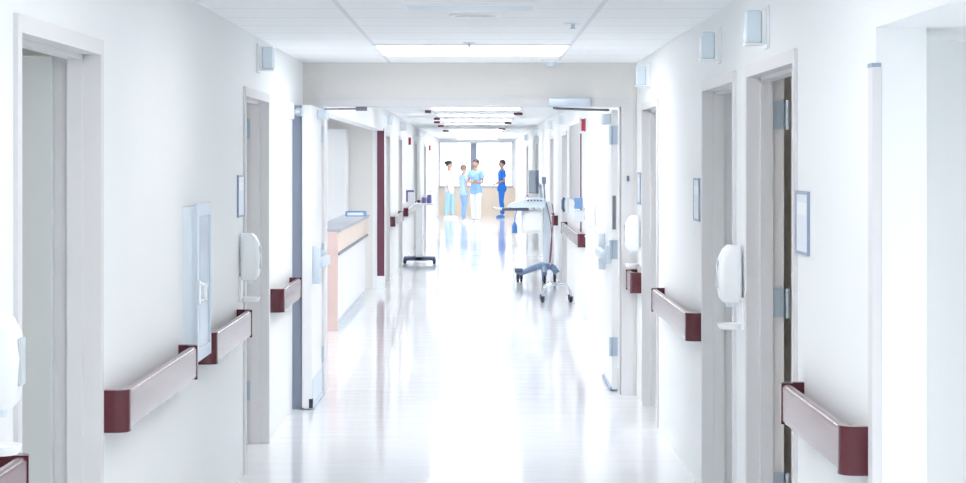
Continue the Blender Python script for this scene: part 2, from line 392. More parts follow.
# door operator over the right half of the doorway
t = thing('door_operator', 'pale blue-grey door operator box above the double doorway', 'door operator', (.655, YH - .012, 2.135))
m = MB(); m.box(-.152, .152, -.09, 0, -.034, .030, bev=.006); m.build('housing', M['closer'], t, smooth=True)
m = MB(); m.tube([(-.10, -.03, -.045), (.10, .08, -.05), (.30, .16, -.052)], .009); m.cyl((-.10, -.03, -.05), (-.10, -.03, -.034), .018); m.build('arm', M['darkmetal'], t)

# corner guards
def lguard(name, pts, z0, z1, mt, lab):
    m = MB(); m.prism(pts, z0, z1); o = m.build(name, mt); return tag(o, lab, 'corner guard')
ux, uy = (ex - sx), (ey - sy); ul = math.hypot(ux, uy); ux, uy = ux / ul, uy / ul
k = .018; gs = .062
px_, py_ = uy, -ux                                   # normal of the splay, towards the alcove
P = [(sx - .012, sy + gs), (sx - .012, sy - .004), (sx + px_ * .012 + .002, sy - .008), (sx + ux * gs * 1.05 + px_ * .012, sy + uy * gs * 1.05 + py_ * .012), (sx + ux * gs * 1.05, sy + uy * gs * 1.05), (sx, sy), (sx, sy + gs)]
g = thing('corner_guard', 'full height greige corner guard on the alcove edge at right', 'corner guard', (0, 0, 0))
m = MB(); m.prism(P, .1, 1.975); m.build('cover', M['frame'], g)
m = MB(); m.prism([(x - .002 if i < 3 else x, y) for i, (x, y) in enumerate(P)], 1.975, 1.987); m.build('top_cap', M['slate'], g)
g = thing('corner_guard', 'tall maroon corner guard on the nurse station wall end', 'corner guard', (0, 0, 0))
m = MB(); m.box(WL - .085, WL + .012, NS1 - .012, NS1, .17, 2.15, bev=.003); m.box(WL, WL + .012, NS1, NS1 + .015, .17, 2.15, bev=.003)
m.build('cover', M['maroonpost'], g)
m = MB(); m.box(WL - .09, WL + .015, NS1 - .015, NS1 - .0005, .0, .17); m.build('base_block', M['white'], g)
g = thing('corner_guard', 'thin maroon guard strip below the red alarm on right wall', 'corner guard', (0, 0, 0))
m = MB(); m.box(wx(1, -.014), wx(1, 0), 23.24, 23.31, .95, 2.02, bev=.003); m.build('cover', M['maroonpost'], g)
m = MB(); m.box(wx(1, -.016), wx(1, 0), 23.23, 23.32, .918, .95); m.build('end_cap', M['maroonpost'], g)

# ------------------------------------------------------------------ handrails
RZ0, RZ1, RP = .779, .916, .082
def handrail(s, y0, y1, label):
    L_ = y1 - y0
    t = thing('handrail', label, 'handrail', (face(s), (y0 + y1) / 2, 0), rot_in(s), 'maroon corridor handrails')
    h = L_ / 2; cap = .055
    m = MB(); prof = rrect(.036, RZ1 - RZ0, .013, 4, RP - .018, (RZ0 + RZ1) / 2)
    m.prism(prof, -h + cap, h - cap, 'y'); m.build('rail', M['maroon'], t, smooth=True)
    for e in (-1, 1):
        pl = [(0.0, e * (h)), (RP - .045, e * h)]
        for q in range(7):
            a = PI / 2 * q / 6
            pl.append((RP + .003 - .048 + .048 * math.sin(a), e * (h - .048 + .048 * math.cos(a))))
        pl += [(RP + .003, e * (h - cap - .002)), (RP - .038, e * (h - cap - .002)), (RP - .040, e * (h - .03)), (0.0, e * (h - .03))]
        c = MB(); c.prism(pl, RZ0 - .004, RZ1 + .004); c.build('end_cap', M['maroon'], t, smooth=True)
    nb = max(2, int(L_ / .8) + 1)
    for q in range(nb):
        yy = -h + .15 + (L_ - .3) * q / max(1, nb - 1)
        m = MB(); m.box(0, RP - .034, yy - .02, yy + .02, RZ0 + .03, RZ0 + .075); m.build('bracket', M['darkmetal'], t)
    return t
handrail(-1, 3.6, 5.56, 'maroon handrail below the cropped dispenser at the left picture edge')
handrail(-1, 7.07, 8.86, 'maroon handrail from the nearest left doorway to the extinguisher cabinet')
handrail(-1, 9.45, 10.98, 'maroon handrail between the extinguisher cabinet and second left doorway')
handrail(-1, 12.72, 14.02, 'short maroon handrail just before the open left door leaf')
handrail(-1, 29.62, 32.85, 'maroon handrail on the far left wall past the maroon corner post')
handrail(-1, 35.1, 40.8, 'maroon handrail on the far left wall behind the slim white cart')
handrail(-1, 42.4, 48.1, 'maroon handrail on the far left wall nearest the windows')
handrail(1, 6.10, 7.36, 'maroon handrail between the corner guard and nearest right doorway')
handrail(1, 10.68, 12.86, 'maroon handrail between the second and third right doorways')
handrail(1, 14.58, 15.08, 'short maroon handrail beside the right jamb of the double doorway')
handrail(1, 22.4, 26.98, 'maroon handrail on the far right wall below the interior window')
handrail(1, 30.15, 31.6, 'maroon handrail on the far right wall behind the ultrasound cart')
handrail(1, 33.2, 39.6, 'maroon handrail on the far right wall beyond the monitor')
handrail(1, 41.2, 48.3, 'maroon handrail on the far right wall nearest the windows')

# ------------------------------------------------------------------ dispensers
def make_dispenser(loc, rz, label):
    t = thing('soap_dispenser', label, 'dispenser', loc, rz, 'white wall dispensers')
    m = MB(); m.box(0, .012, -.045, .045, -.12, .02, bev=.003); m.build('wall_mount', M['white'], t)
    m = MB(); rings = []
    for z, dpt, w in ((.0, .078, .10), (.02, .094, .116), (.07, .102, .122), (.13, .106, .124), (.19, .098, .118), (.23, .08, .104), (.248, .06, .084)):
        rings.append([(.008 + dpt / 2 + u, v, z) for u, v in rrect(dpt, w, .03, 5)])
    m.loft(rings); b = m.build('housing', M['white'], t, smooth=True)
    m = MB(); m.loft([[(.1115 + u * .5, v, z) for u, v in rrect(.012, .07, .005, 3)] for z in (.06, .12, .18)]); m.build('front_lens', M['trans'], b, smooth=True)
    m = MB(); m.cyl((.055, 0, -.022), (.055, 0, .004), .018, .024); m.build('nozzle', M['plate'], t, smooth=True)
    m = MB()
    r = [[(.056 + math.cos(a) * q, math.sin(a) * q, z) for a in [2 * PI * i / 28 for i in range(28)]] for q, z in ((.045, -.118), (.052, -.108), (.055, -.094), (.050, -.094), (.046, -.102), (.004, -.104))]
    m.loft(r); m.box(.0, .03, -.02, .02, -.116, -.10); m.build('drip_tray', M['white'], t, smooth=True)
    return t
DZ = 1.07
d0 = make_dispenser((WL, 5.30, DZ), 0, 'white soap dispenser cut off by the left picture edge')
dup(d0, (WL, 11.10, DZ), 0, 'white soap dispenser on left wall under the slate framed sign')
dup(d0, (WR, 9.04, DZ + .02), PI, 'white soap dispenser on right wall between the first two doorways')
dup(d0, (WR, 14.78, DZ), PI, 'white soap dispenser beside the right jamb of the double doorway')
dup(d0, (WR, 20.4, DZ), PI, 'white soap dispenser seen past the right door leaf')

# ------------------------------------------------------------------ fire extinguisher cabinet
t = thing('extinguisher_cabinet', 'pale blue metal extinguisher cabinet with glazed door on left wall', 'cabinet', (WL, 9.18, .845))
m = MB(); m.box(0, .010, -.22, .22, 0, .66); m.build('wall_mount', M['plate'], t)
m = MB(); m.box(0.010, .052, -.22, -.207, 0, .66); m.box(0, .052, .207, .22, 0, .66); m.box(0, .052, -.207, .207, 0, .013); m.box(0, .052, -.207, .207, .647, .66)
m.build('body', M['plate'], t)
m = MB(); z0, z1 = -.012, .672
m.box(.052, .066, -.232, -.18, z0, z1); m.box(.052, .066, .18, .232, z0, z1); m.box(.052, .066, -.18, .18, z0, z0 + .055); m.box(.052, .066, -.18, .18, z1 - .055, z1)
d = m.build('door', M['closer'], t)
m = MB(); m.box(.056, .061, -.18, .18, z0 + .05, z1 - .05); m.build('pane', mat('cabinet_pane', (186, 202, 220), .12, var=.03), d)
m = MB(); m.box(.066, .076, -.225, -.19, .24, .34, bev=.004); m.tube([(.07, -.20, .25), (.098, -.20, .26), (.098, -.20, .32), (.07, -.20, .33)], .007); m.build('handle', M['white'], d)

# ------------------------------------------------------------------ wall signs
def make_sign(loc, rz, label, w=.27, h=.225):
    t = thing('door_sign', label, 'sign', loc, rz, 'framed door signs')
    m = MB(); m.box(0, .004, -w / 2, w / 2, 0, h); m.build('wall_mount', M['slate'], t)
    m = MB(); f = .011; x0, x1 = .004, .010
    m.box(x0, x1, -w / 2, w / 2, 0, f); m.box(x0, x1, -w / 2, w / 2, h - f, h); m.box(x0, x1, -w / 2, -w / 2 + f, f, h - f); m.box(x0, x1, w / 2 - f, w / 2, f, h - f)
    m.build('frame', M['slate'], t)
    m = MB(); m.box(.004, .0075, -w / 2 + f, w / 2 - f, f, h - f); m.build('plate', M['plate'], t)
    m = MB(); m.box(.0075, .009, -w / 2 + .03, w / 2 - .03, h - .085, h - .04); m.build('insert', M['white'], t)
    return t
s0 = make_sign((WL, 11.10, 1.405), 0, 'slate framed blank sign on left wall before second doorway')
dup(s0, (WR, 7.335, 1.372), PI, 'slate framed pale blue sign beside the nearest right doorway')
dup(s0, (WR, 10.9, 1.39), PI, 'slate framed sign on right wall past the second doorway')
dup(s0, (WR, 14.84, 1.40), PI, 'small slate framed sign above the dispenser by the right jamb')

# ------------------------------------------------------------------ nurse call dome lights
def make_dome(loc, rz, label):
    t = thing('call_light', label, 'call light', loc, rz, 'nurse call lights over the doorways')
    m = MB(); m.box(0, .012, -.055, .055, -.085, .085, bev=.003); m.build('wall_mount', M['white'], t)
    m = MB(); m.box(.012, .030, -.05, .05, -.07, .07, bev=.004); m.build('base', M['white'], t)
    m = MB(); m.box(.030, .094, -.048, .048, -.064, .066, bev=.012, seg=3); l = m.build('lens', M['lens'], t, smooth=True)
    m = MB(); m.box(.03, .096, -.05, .05, -.0715, -.064); m.build('lens_rim', M['white'], l)
    return t
c0 = make_dome((WL, 12.0, 2.30), 0, 'nurse call light above the second left doorway')
for y, z, lab in ((8.25, 2.236, 'nurse call light above the nearest right doorway'), (9.89, 2.254, 'nurse call light above the second right doorway'), (13.94, 2.28, 'nurse call light above the third right doorway by the header wall'),
                  (27.7, 2.27, 'nurse call light above the first right doorway of the far corridor'), (31.9, 2.27, 'nurse call light above the second right doorway of the far corridor'),
                  (39.9, 2.27, 'nurse call light above the third right doorway of the far corridor'), (48.6, 2.27, 'nurse call light above the last right doorway of the far corridor')):
    dup(c0, (WR, y, z), PI, lab)
for y, lab in ((28.3, 'nurse call light on left wall right after the maroon corner post'), (33.6, 'nurse call light above the left doorway behind the slim cart'), (41.5, 'nurse call light above the left doorway past the first alarm')):
    dup(c0, (WL, y, 2.27), 0, lab)

# ------------------------------------------------------------------ red fire alarms
def make_alarm(loc, rz, label):
    t = thing('fire_alarm', label, 'fire alarm', loc, rz, 'red fire alarms')
    m = MB(); m.box(0, .012, -.055, .055, -.07, .07, bev=.003); m.build('wall_mount', M['red'], t)
    m = MB(); m.box(.012, .045, -.05, .05, -.065, .065, bev=.006); m.build('housing', M['red'], t)
    m = MB(); m.box(.045, .055, -.03, .03, .01, .045, bev=.004); m.build('strobe', M['white'], t)
    return t
a0 = make_alarm((WR, 22.4, 2.10), PI, 'red fire alarm on the right wall beyond the double doorway')
dup(a0, (WL, 37.7, 2.08), 0, 'nearer red fire alarm on the far left wall')
dup(a0, (WL, 53.0, 2.06), 0, 'farther red fire alarm on the left wall near the windows')

# ------------------------------------------------------------------ ceiling fittings
def make_light(loc, label):
    t = thing('ceiling_light', label, 'ceiling light', loc, 0, 'recessed ceiling lights')
    m = MB(); w = .59
    m.box(-w, w, -w, w, -.004, -.001); m.build('diffuser', M['light'], t)
    m = MB(); v = .605
    m.box(-v, v, -v, -w, -.012, 0); m.box(-v, v, w, v, -.012, 0); m.box(-v, -w, -w, w, -.012, 0); m.box(w, v, -w, w, -.012, 0)
    m.build('frame', M['white'], t); return t
LXC = -.042
l0 = make_light((LXC, 13.3, CEIL), 'wide lit ceiling panel just in front of the header wall')
NEARL = [dup(l0, (LXC, y, CEIL), 0, 'unseen lit ceiling panel added above the near corridor as fill') for y in (8.4, 5.96, 3.52, 1.08, -1.36, -3.8)]  # unseen panels, added and spaced to even the light on the near walls
FARL = []
y = 17.0
while y < 65:
    if not (26.4 < y < 27.9 or 42.6 < y < 44.6): FARL.append(dup(l0, (LXC, y, CEIL), 0, 'lit ceiling panel in the row beyond the double doorway'))
    y += 3.66
FARL += [dup(l0, (-2.7, y, CEIL), 0, 'lit ceiling panel over the nurse station counter') for y in (18.5, 24.5)]
FARL.append(dup(l0, (2.3, 24.6, CEIL), 0, 'lit ceiling panel in the room behind the interior window'))
l1 = dup(l0, (2.45, 4.6, SOF), 0, 'unseen ceiling panel added to brighten the right alcove'); M['alcovefill'] = emit('alcove_fill_diffuser', (252, 252, 255), 6.5)  # unseen panel added to brighten the dark alcove wall
for c in l1.children:
    if c.name.startswith('diffuser'): c.data = c.data.copy(); c.data.materials[0] = M['roomfill']
def dimmed(loc, label): return dup(l1, loc, 0, label)
M['nearfill'] = emit('near_fill_diffuser', (252, 252, 255), 4.4)
M['farlight'] = emit('far_corridor_diffuser', (252, 252, 255), 8.5)
nd = None
for t_ in NEARL:
    for c in t_.children:
        if c.name.startswith('diffuser'):
            if nd is None: nd = c.data.copy(); nd.materials[0] = M['nearfill']
            c.data = nd
fd = None
for t_ in FARL:
    for c in t_.children:
        if c.name.startswith('diffuser'):
            if fd is None: fd = c.data.copy(); fd.materials[0] = M['farlight']
            c.data = fd
def _alc():
    for c in l1.children:
        if c.name.startswith('diffuser'): c.data = c.data.copy(); c.data.materials[0] = M['alcovefill']
for x, y in ((-2.6, 6.0), (-2.6, 11.6), (2.6, 10.6)): dimmed((x, y, CEIL), 'unseen ceiling panel added to brighten a room behind the near doorways')  # unseen panels added so the near rooms do not go dark
_alc()

t = thing('air_diffuser', 'pale grey slot air diffuser at the top of the ceiling', 'air vent', (-.04, 9.62, CEIL))
m = MB(); m.box(-.31, .31, -.17, -.15, -.01, 0); m.box(-.31, .31, .15, .17, -.01, 0); m.box(-.31, -.29, -.15, .15, -.01, 0); m.box(.29, .31, -.15, .15, -.01, 0); m.build('frame', M['white'], t)
for q in range(4):
    m = MB(); m.box(-.29, .29, -.13 + q * .07, -.10 + q * .07, -.012, -.001); m.build('slat', M['plate'], t)
t = thing('smoke_detector', 'white round smoke detector on ceiling by the header wall', 'smoke detector', (.505, 14.62, CEIL))
m = MB(); m.cyl((0, 0, -.022), (0, 0, 0), .058, .062, 24); m.build('base', M['white'], t, smooth=True)
m = MB(); m.cyl((0, 0, -.05), (0, 0, -.022), .030, .046, 24); m.build('chamber', M['lens'], t, smooth=True)
t = thing('ceiling_speaker', 'round white ceiling speaker near the top of the ceiling', 'speaker', (-.02, 10.15, CEIL))
m = MB(); m.cyl((0, 0, -.012), (0, 0, 0), .12, .13, 32); m.build('rim', M['white'], t, smooth=True)
m = MB(); m.cyl((0, 0, -.016), (0, 0, -.0125), .10, .105, 32); m.build('grille', M['kick'], t, smooth=True)
t = thing('sprinkler_head', 'small steel sprinkler head beside the right ceiling grid line', 'sprinkler', (.49, 10.8, CEIL))
m = MB(); m.cyl((0, 0, -.006), (0, 0, 0), .045, .05, 24); m.build('escutcheon', M['plate'], t, smooth=True)
m = MB(); m.cyl((0, 0, -.028), (0, 0, -.006), .009, .012, 12); m.cyl((0, 0, -.031), (0, 0, -.028), .02, .02, 16); m.build('deflector', M['closer'], t)
t = thing('sprinkler_head', 'tiny sprinkler head at the front edge of the lit panel', 'sprinkler', (-.058, 12.55, CEIL))
m = MB(); m.cyl((0, 0, -.006), (0, 0, 0), .035, .04, 24); m.build('escutcheon', M['closer'], t, smooth=True)
m = MB(); m.cyl((0, 0, -.03), (0, 0, -.006), .008, .010, 12); m.cyl((0, 0, -.033), (0, 0, -.03), .016, .016, 16); m.build('deflector', M['closer'], t)

def make_marker(x, y, w, label):
    t = thing('ceiling_marker', label, 'ceiling marker', (x, y, CEIL), 0, 'maroon ceiling markers')
    m = MB(); m.box(-w / 2, w / 2, -.05, .05, -.045, -.008, bev=.008); m.build('plate', M['maroonpost'], t)
    m = MB(); m.box(-.015, .015, -.015, .015, -.01, 0); m.build('mount', M['white'], t)
for x, y, w, lab in ((-.707, 28.7, .085, 'nearest maroon ceiling marker of the left row'), (-.68, 33.5, .10, 'second maroon ceiling marker of the left row'), (-.74, 36.4, .11, 'third maroon ceiling marker of the left row'),
                     (-.74, 40.3, .12, 'fourth maroon ceiling marker of the left row'), (-.75, 46.6, .13, 'farthest maroon ceiling marker of the left row'),
                     (.567, 30.1, .13, 'nearest maroon ceiling marker of the right row'), (.52, 37.3, .13, 'middle maroon ceiling marker of the right row'), (.49, 43.9, .14, 'farthest maroon ceiling marker of the right row')):
    make_marker(x, y, w, lab)

# ------------------------------------------------------------------ nurse station counter
CX = -1.42
t = thing('reception_counter', 'pale nurse station counter with peach wood band on the left', 'counter', (CX, 23.6, 0))
h = 2.75
m = MB(); m.box(-.02, -.60, -h, h, .09, .76); m.build('front_panel', M['white'], t)
m = MB(); m.box(-.06, -.58, -h + .04, h - .04, 0, .09); m.build('kick_plate', M['kick'], t)
m = MB(); m.box(0, -.14, -h, h, .785, 1.0, bev=.004); m.build('wood_band', M['wood'], t)
m = MB(); m.box(.012, -.62, -h, h, .76, .785); m.build('trim_strip', M['darkmetal'], t)
m = MB(); m.box(.03, -.30, -h - .03, h, 1.0, 1.032, bev=.006); m.build('countertop', M['countertop'], t)
m = MB(); m.box(0.0, -.62, -h - .03, -h, 0, 1.0); m.build('end_panel', M['woodend'], t)
t = thing('paper_tray', 'pale blue paper tray on the nurse station counter', 'tray', (-1.52, 25.6, 1.032))
m = MB(); m.box(-.12, .12, -.17, .17, 0, .012); m.box(-.12, -.11, -.17, .17, .012, .06); m.box(.11, .12, -.17, .17, .012, .06); m.box(-.11, .11, .16, .17, .012, .06); m.build('tray', M['bluebox'], t)
m = MB(); m.box(-.10, .10, -.15, .14, .012, .04); m.build('paper_stack', M['white'], t)
t = thing('bright_area_cabinet', 'made-up tall white cabinet for the bright area of the nurse station recess', 'cabinet', (-2.35, 27.48, 0))  # invented cabinet; its white stands in for a bright, lit area
m = MB(); m.box(-.6, .6, -.3, .3, 0, 2.13, bev=.004); m.build('body', M['white'], t)
for q in (-1, 1):
    m = MB(); m.box(q * .006, q * .595, -.32, -.301, .06, 2.11, bev=.003); dd_ = m.build('door', M['white'], t)
    m = MB(); m.tube([(q * .04, -.32, .95), (q * .04, -.35, .96), (q * .04, -.35, 1.08), (q * .04, -.32, 1.09)], .006); m.build('handle', M['steel'], dd_)

# ------------------------------------------------------------------ carts
def caster(parent, x, y, r=.05, mt='cartdark', tall=.10):
    m = MB(); m.cyl((x - .016, y, r), (x + .016, y, r), r, seg=20); w = m.build('caster', M['black'], parent, smooth=True)
    m = MB(); m.box(x - .024, x - .018, y - r * .8, y + r * .8, r * .9, tall); m.box(x + .018, x + .024, y - r * .8, y + r * .8, r * .9, tall); m.box(x - .024, x + .024, y - r * .8, y + r * .8, tall - .008, tall); m.cyl((x - .026, y, r), (x + .026, y, r), .01, seg=10)
    m.build('fork', M[mt], w)
# ultrasound cart beside the right wall
t = thing('medical_cart', 'rolling ultrasound cart with tilted monitor and keyboard shelf', 'medical cart', (.82, 29.3, 0), 0)
m = MB()
m.tube([(-.28, -.02, .125), (-.20, 0, .14), (-.08, .01, .19), (.05, .02, .235), (.15, .02, .235), (.24, .01, .20), (.285, 0, .13)], [.035, .04, .045, .05, .05, .045, .04], 14)
m.tube([(.10, -.28, .13), (.10, -.1, .20), (.10, .1, .20), (.10, .28, .13)], [.035, .045, .045, .035], 14)
m.box(.0, .18, -.10, .14, .18, .27, bev=.02); b = m.build('base', M['cartblue'], t, smooth=True)
m = MB(); m.box(-.315, -.20, -.06, .06, .135, .20, bev=.015); m.build('foot_pedal', M['cartdark'], b, smooth=True)
for x, y in ((-.27, -.05), (-.22, .09), (.10, -.27), (.10, .28), (.25, -.02)): caster(t, x, y, .055, 'cartblue', .13)
m = MB(); m.box(.085, .20, -.06, .08, .24, 1.14, bev=.015); m.build('column', M['cartpale'], t, smooth=True)
m = MB(); m.box(-.22, .06, -.16, .16, .70, 1.02, bev=.02); c = m.build('equipment_box', M['white'], t, smooth=True)
m = MB(); m.box(-.18, .04, -.168, -.158, .74, .98, bev=.003); m.build('box_door', M['white'], c)
m = MB(); m.prism([(-.42, 1.07), (-.36, 1.055), (.10, 1.06), (.10, 1.19), (.0, 1.20), (-.12, 1.185), (-.36, 1.12)], -.24, .24, 'y'); k_ = m.build('console', M['cartpale'], t)
for q in range(5):
    m = MB(); m.cyl((-.13 + q * .045, -.262, 1.16), (-.13 + q * .045, -.235, 1.16), .013, seg=12); m.build('knob', M['cartdark'], k_, smooth=True)
m = MB(); m.box(-.50, -.12, -.22, .22, 1.015, 1.05, bev=.006); kb = m.build('keyboard', M['cartdark'], t)
m = MB(); m.tube([(-.46, -.2, 1.03), (-.58, -.17, 1.045), (-.61, 0, 1.05), (-.58, .17, 1.045), (-.46, .2, 1.03)], .017); m.build('front_handle', M['cartpale'], t, smooth=True)
mon = Matrix.Translation((-.045, .0, 1.42)) @ Matrix.Rotation(math.radians(-76), 4, 'Z')
m = MB(); m.box(-.19, .19, -.022, .022, -.165, .165, bev=.008); mo = m.build('monitor', M['cartdark'], t, rot=mon)
m = MB(); m.box(-.175, .175, -.026, -.0222, -.15, .15); m.build('screen', M['screen'], mo, rot=mon)
m = MB(); m.tube([(-.03, .0, 1.42), (.05, .01, 1.36), (.08, .01, 1.10)], .022); m.build('monitor_arm', M['cartpale'], t, smooth=True)
m = MB(); m.box(.07, .13, -.05, .03, 1.39, 1.49, bev=.008); m.tube([(.10, 0, 1.40), (.11, 0, 1.25), (.11, 0, 1.08)], .012); m.build('probe_holder', M['slate'], t)
m = MB(); m.cyl((-.32, -.2, .70), (-.32, -.2, .82), .038, .034); m.cyl((-.32, -.2, .82), (-.32, -.2, .86), .030, .012); m.tube([(-.32, -.2, .85), (-.31, -.2, .95), (-.28, -.19, 1.06)], .008); m.build('gel_bottle', M['bluegel'], t, smooth=True)
for q, dx in ((0, 0.0), (1, .035)):
    m = MB(); pts = []
    for i in range(15):
        u = i / 14; pts.append((.13 + dx + .05 * math.sin(u * 3.1 + q) + .05 * u, -.10 - .02 * q, 1.12 - .84 * u + .08 * math.sin(PI * u) * q))
    m.tube(pts, .007, 8); m.build('cable', M['cable'], t)
# slim workstation cart on the left
t = thing('workstation_cart', 'slim white workstation cart against the far left wall', 'cart', (-1.0, 34.6, 0))
m = MB(); m.box(-.26, .27, -.06, .0, .055, .115, bev=.015); m.box(-.26, .27, .20, .26, .055, .115, bev=.015); m.box(-.06, .06, -.06, .26, .06, .11, bev=.01); m.build('base', M['cartdark'], t, smooth=True)
for x in (-.24, .25):
    for y in (-.03, .23): caster(t, x, y, .03, 'cartdark', .065)
m = MB(); m.box(-.06, .06, .04, .16, .10, .98, bev=.01); m.build('column_panel', M['white'], t)
m = MB(); m.box(-.27, .24, -.2, .3, .98, 1.01, bev=.008); m.build('shelf', M['white'], t)
t = thing('supply_box', 'white supply box with violet side on the slim cart', 'box', (-1.14, 34.5, 1.01))
m = MB(); m.box(-.07, .07, -.09, .09, 0, .23, bev=.004); m.build('carton', M['white'], t)
m = MB(); m.box(-.073, -.04, -.093, -.085, .03, .2); m.box(-.073, .06, -.0935, -.085, .19, .22); m.build('label_band', M['purple'], t)
for x, y, hh, lab in ((-.92, 34.55, .13, 'shorter violet pump bottle on the slim cart'), (-.83, 34.6, .19, 'taller violet pump bottle at the edge of the slim cart')):
    t = thing('pump_bottle', lab, 'bottle', (x, y, 1.01), 0, 'pump bottles on the slim cart')
    m = MB(); m.cyl((0, 0, 0), (0, 0, hh * .75), .042, .038, 18); m.build('bottle', M['purple'], t, smooth=True)
    m = MB(); m.cyl((0, 0, hh * .75), (0, 0, hh), .012, .012); m.tube([(0, 0, hh), (.02, -.02, hh + .01), (.05, -.03, hh - .005)], .009); m.build('pump', M['white'], t)
# chrome wheeled stand
t = thing('chrome_stand', 'low chrome stand on casters in front of the ultrasound cart', 'stand', (.94, 25.2, 0))
for yy in (-.14, .16):
    m = MB(); m.tube([(-.17, yy, .075), (-.165, yy, .13), (-.13, yy, .19), (-.07, yy, .212), (.06, yy, .212), (.13, yy, .195), (.165, yy, .14), (.172, yy, .075)], .012); m.build('leg_frame', M['chrome'], t, smooth=True)
    for xx in (-.172, .172): caster(t, xx, yy, .033, 'cartdark', .075)
m = MB(); m.tube([(-.06, -.14, .212), (-.06, .16, .212)], .011); m.tube([(.06, -.14, .212), (.06, .16, .212)], .011); m.build('cross_bar', M['chrome'], t, smooth=True)
# glove boxes and phone below the interior window
for z, y, mt, lab in ((1.24, 23.05, 'bluebox', 'upper blue glove box on the right wall before interior window'), (1.10, 23.05, 'plate', 'lower pale glove box on the right wall before interior window')):
    t = thing('glove_box', lab, 'glove box', (WR, y, z), PI, 'glove boxes on the right wall')
    m = MB(); m.box(0, .006, -.125, .125, -.062, .062); m.build('wall_mount', M['white'], t)
    m = MB(); m.box(.006, .09, -.12, .12, -.06, .06, bev=.004); m.build('carton', M[mt], t)
    m = MB(); m.box(.09, .094, -.05, .05, -.02, .02, bev=.001); m.build('opening', M['white'], t)
t = thing('wall_telephone', 'small dark wall telephone above the far right handrail', 'telephone', (WR, 26.65, 1.15), PI)
m = MB(); m.box(0, .04, -.07, .07, -.1, .1, bev=.006); m.build('wall_mount', M['plate'], t)
m = MB(); m.tube([(.05, -.035, -.09), (.07, -.035, -.05), (.07, -.035, .05), (.05, -.035, .09)], .02); m.build('handset', M['cartdark'], t)

# ------------------------------------------------------------------ people
def skin_eval(verts, edges, sub=2):
    me = bpy.data.meshes.new('s'); me.from_pydata([v[0] for v in verts], edges, []); o = bpy.data.objects.new('s', me); COL.objects.link(o)
    o.modifiers.new('Skin', 'SKIN').use_smooth_shade = True
    for i, v in enumerate(verts):
        r = v[1]; me.skin_vertices[0].data[i].radius = r if isinstance(r, tuple) else (r, r)
        me.skin_vertices[0].data[i].use_root = (i == 0)
    s = o.modifiers.new('Sub', 'SUBSURF'); s.levels = sub; s.render_levels = sub
    dg = bpy.context.evaluated_depsgraph_get(); dg.update()
    out = bpy.data.meshes.new_from_object(o.evaluated_get(dg))
    bpy.data.objects.remove(o); bpy.data.meshes.remove(me)
    return out
def chainmesh(*chains):
    V, E = [], []; idx = {}
    for ch in chains:
        prev = None
        for p, r in ch:
            kk = tuple(round(c, 4) for c in p)
            if kk not in idx: idx[kk] = len(V); V.append((p, r))
            if prev is not None and prev != idx[kk] and (prev, idx[kk]) not in E: E.append((prev, idx[kk]))
            prev = idx[kk]
    return skin_eval(V, E)
def link_mesh(name, me, m_, parent):
    me.materials.clear(); me.materials.append(m_)
    for p in me.polygons: p.use_smooth = True
    o = bpy.data.objects.new(name, me); COL.objects.link(o); o.parent = parent; return o

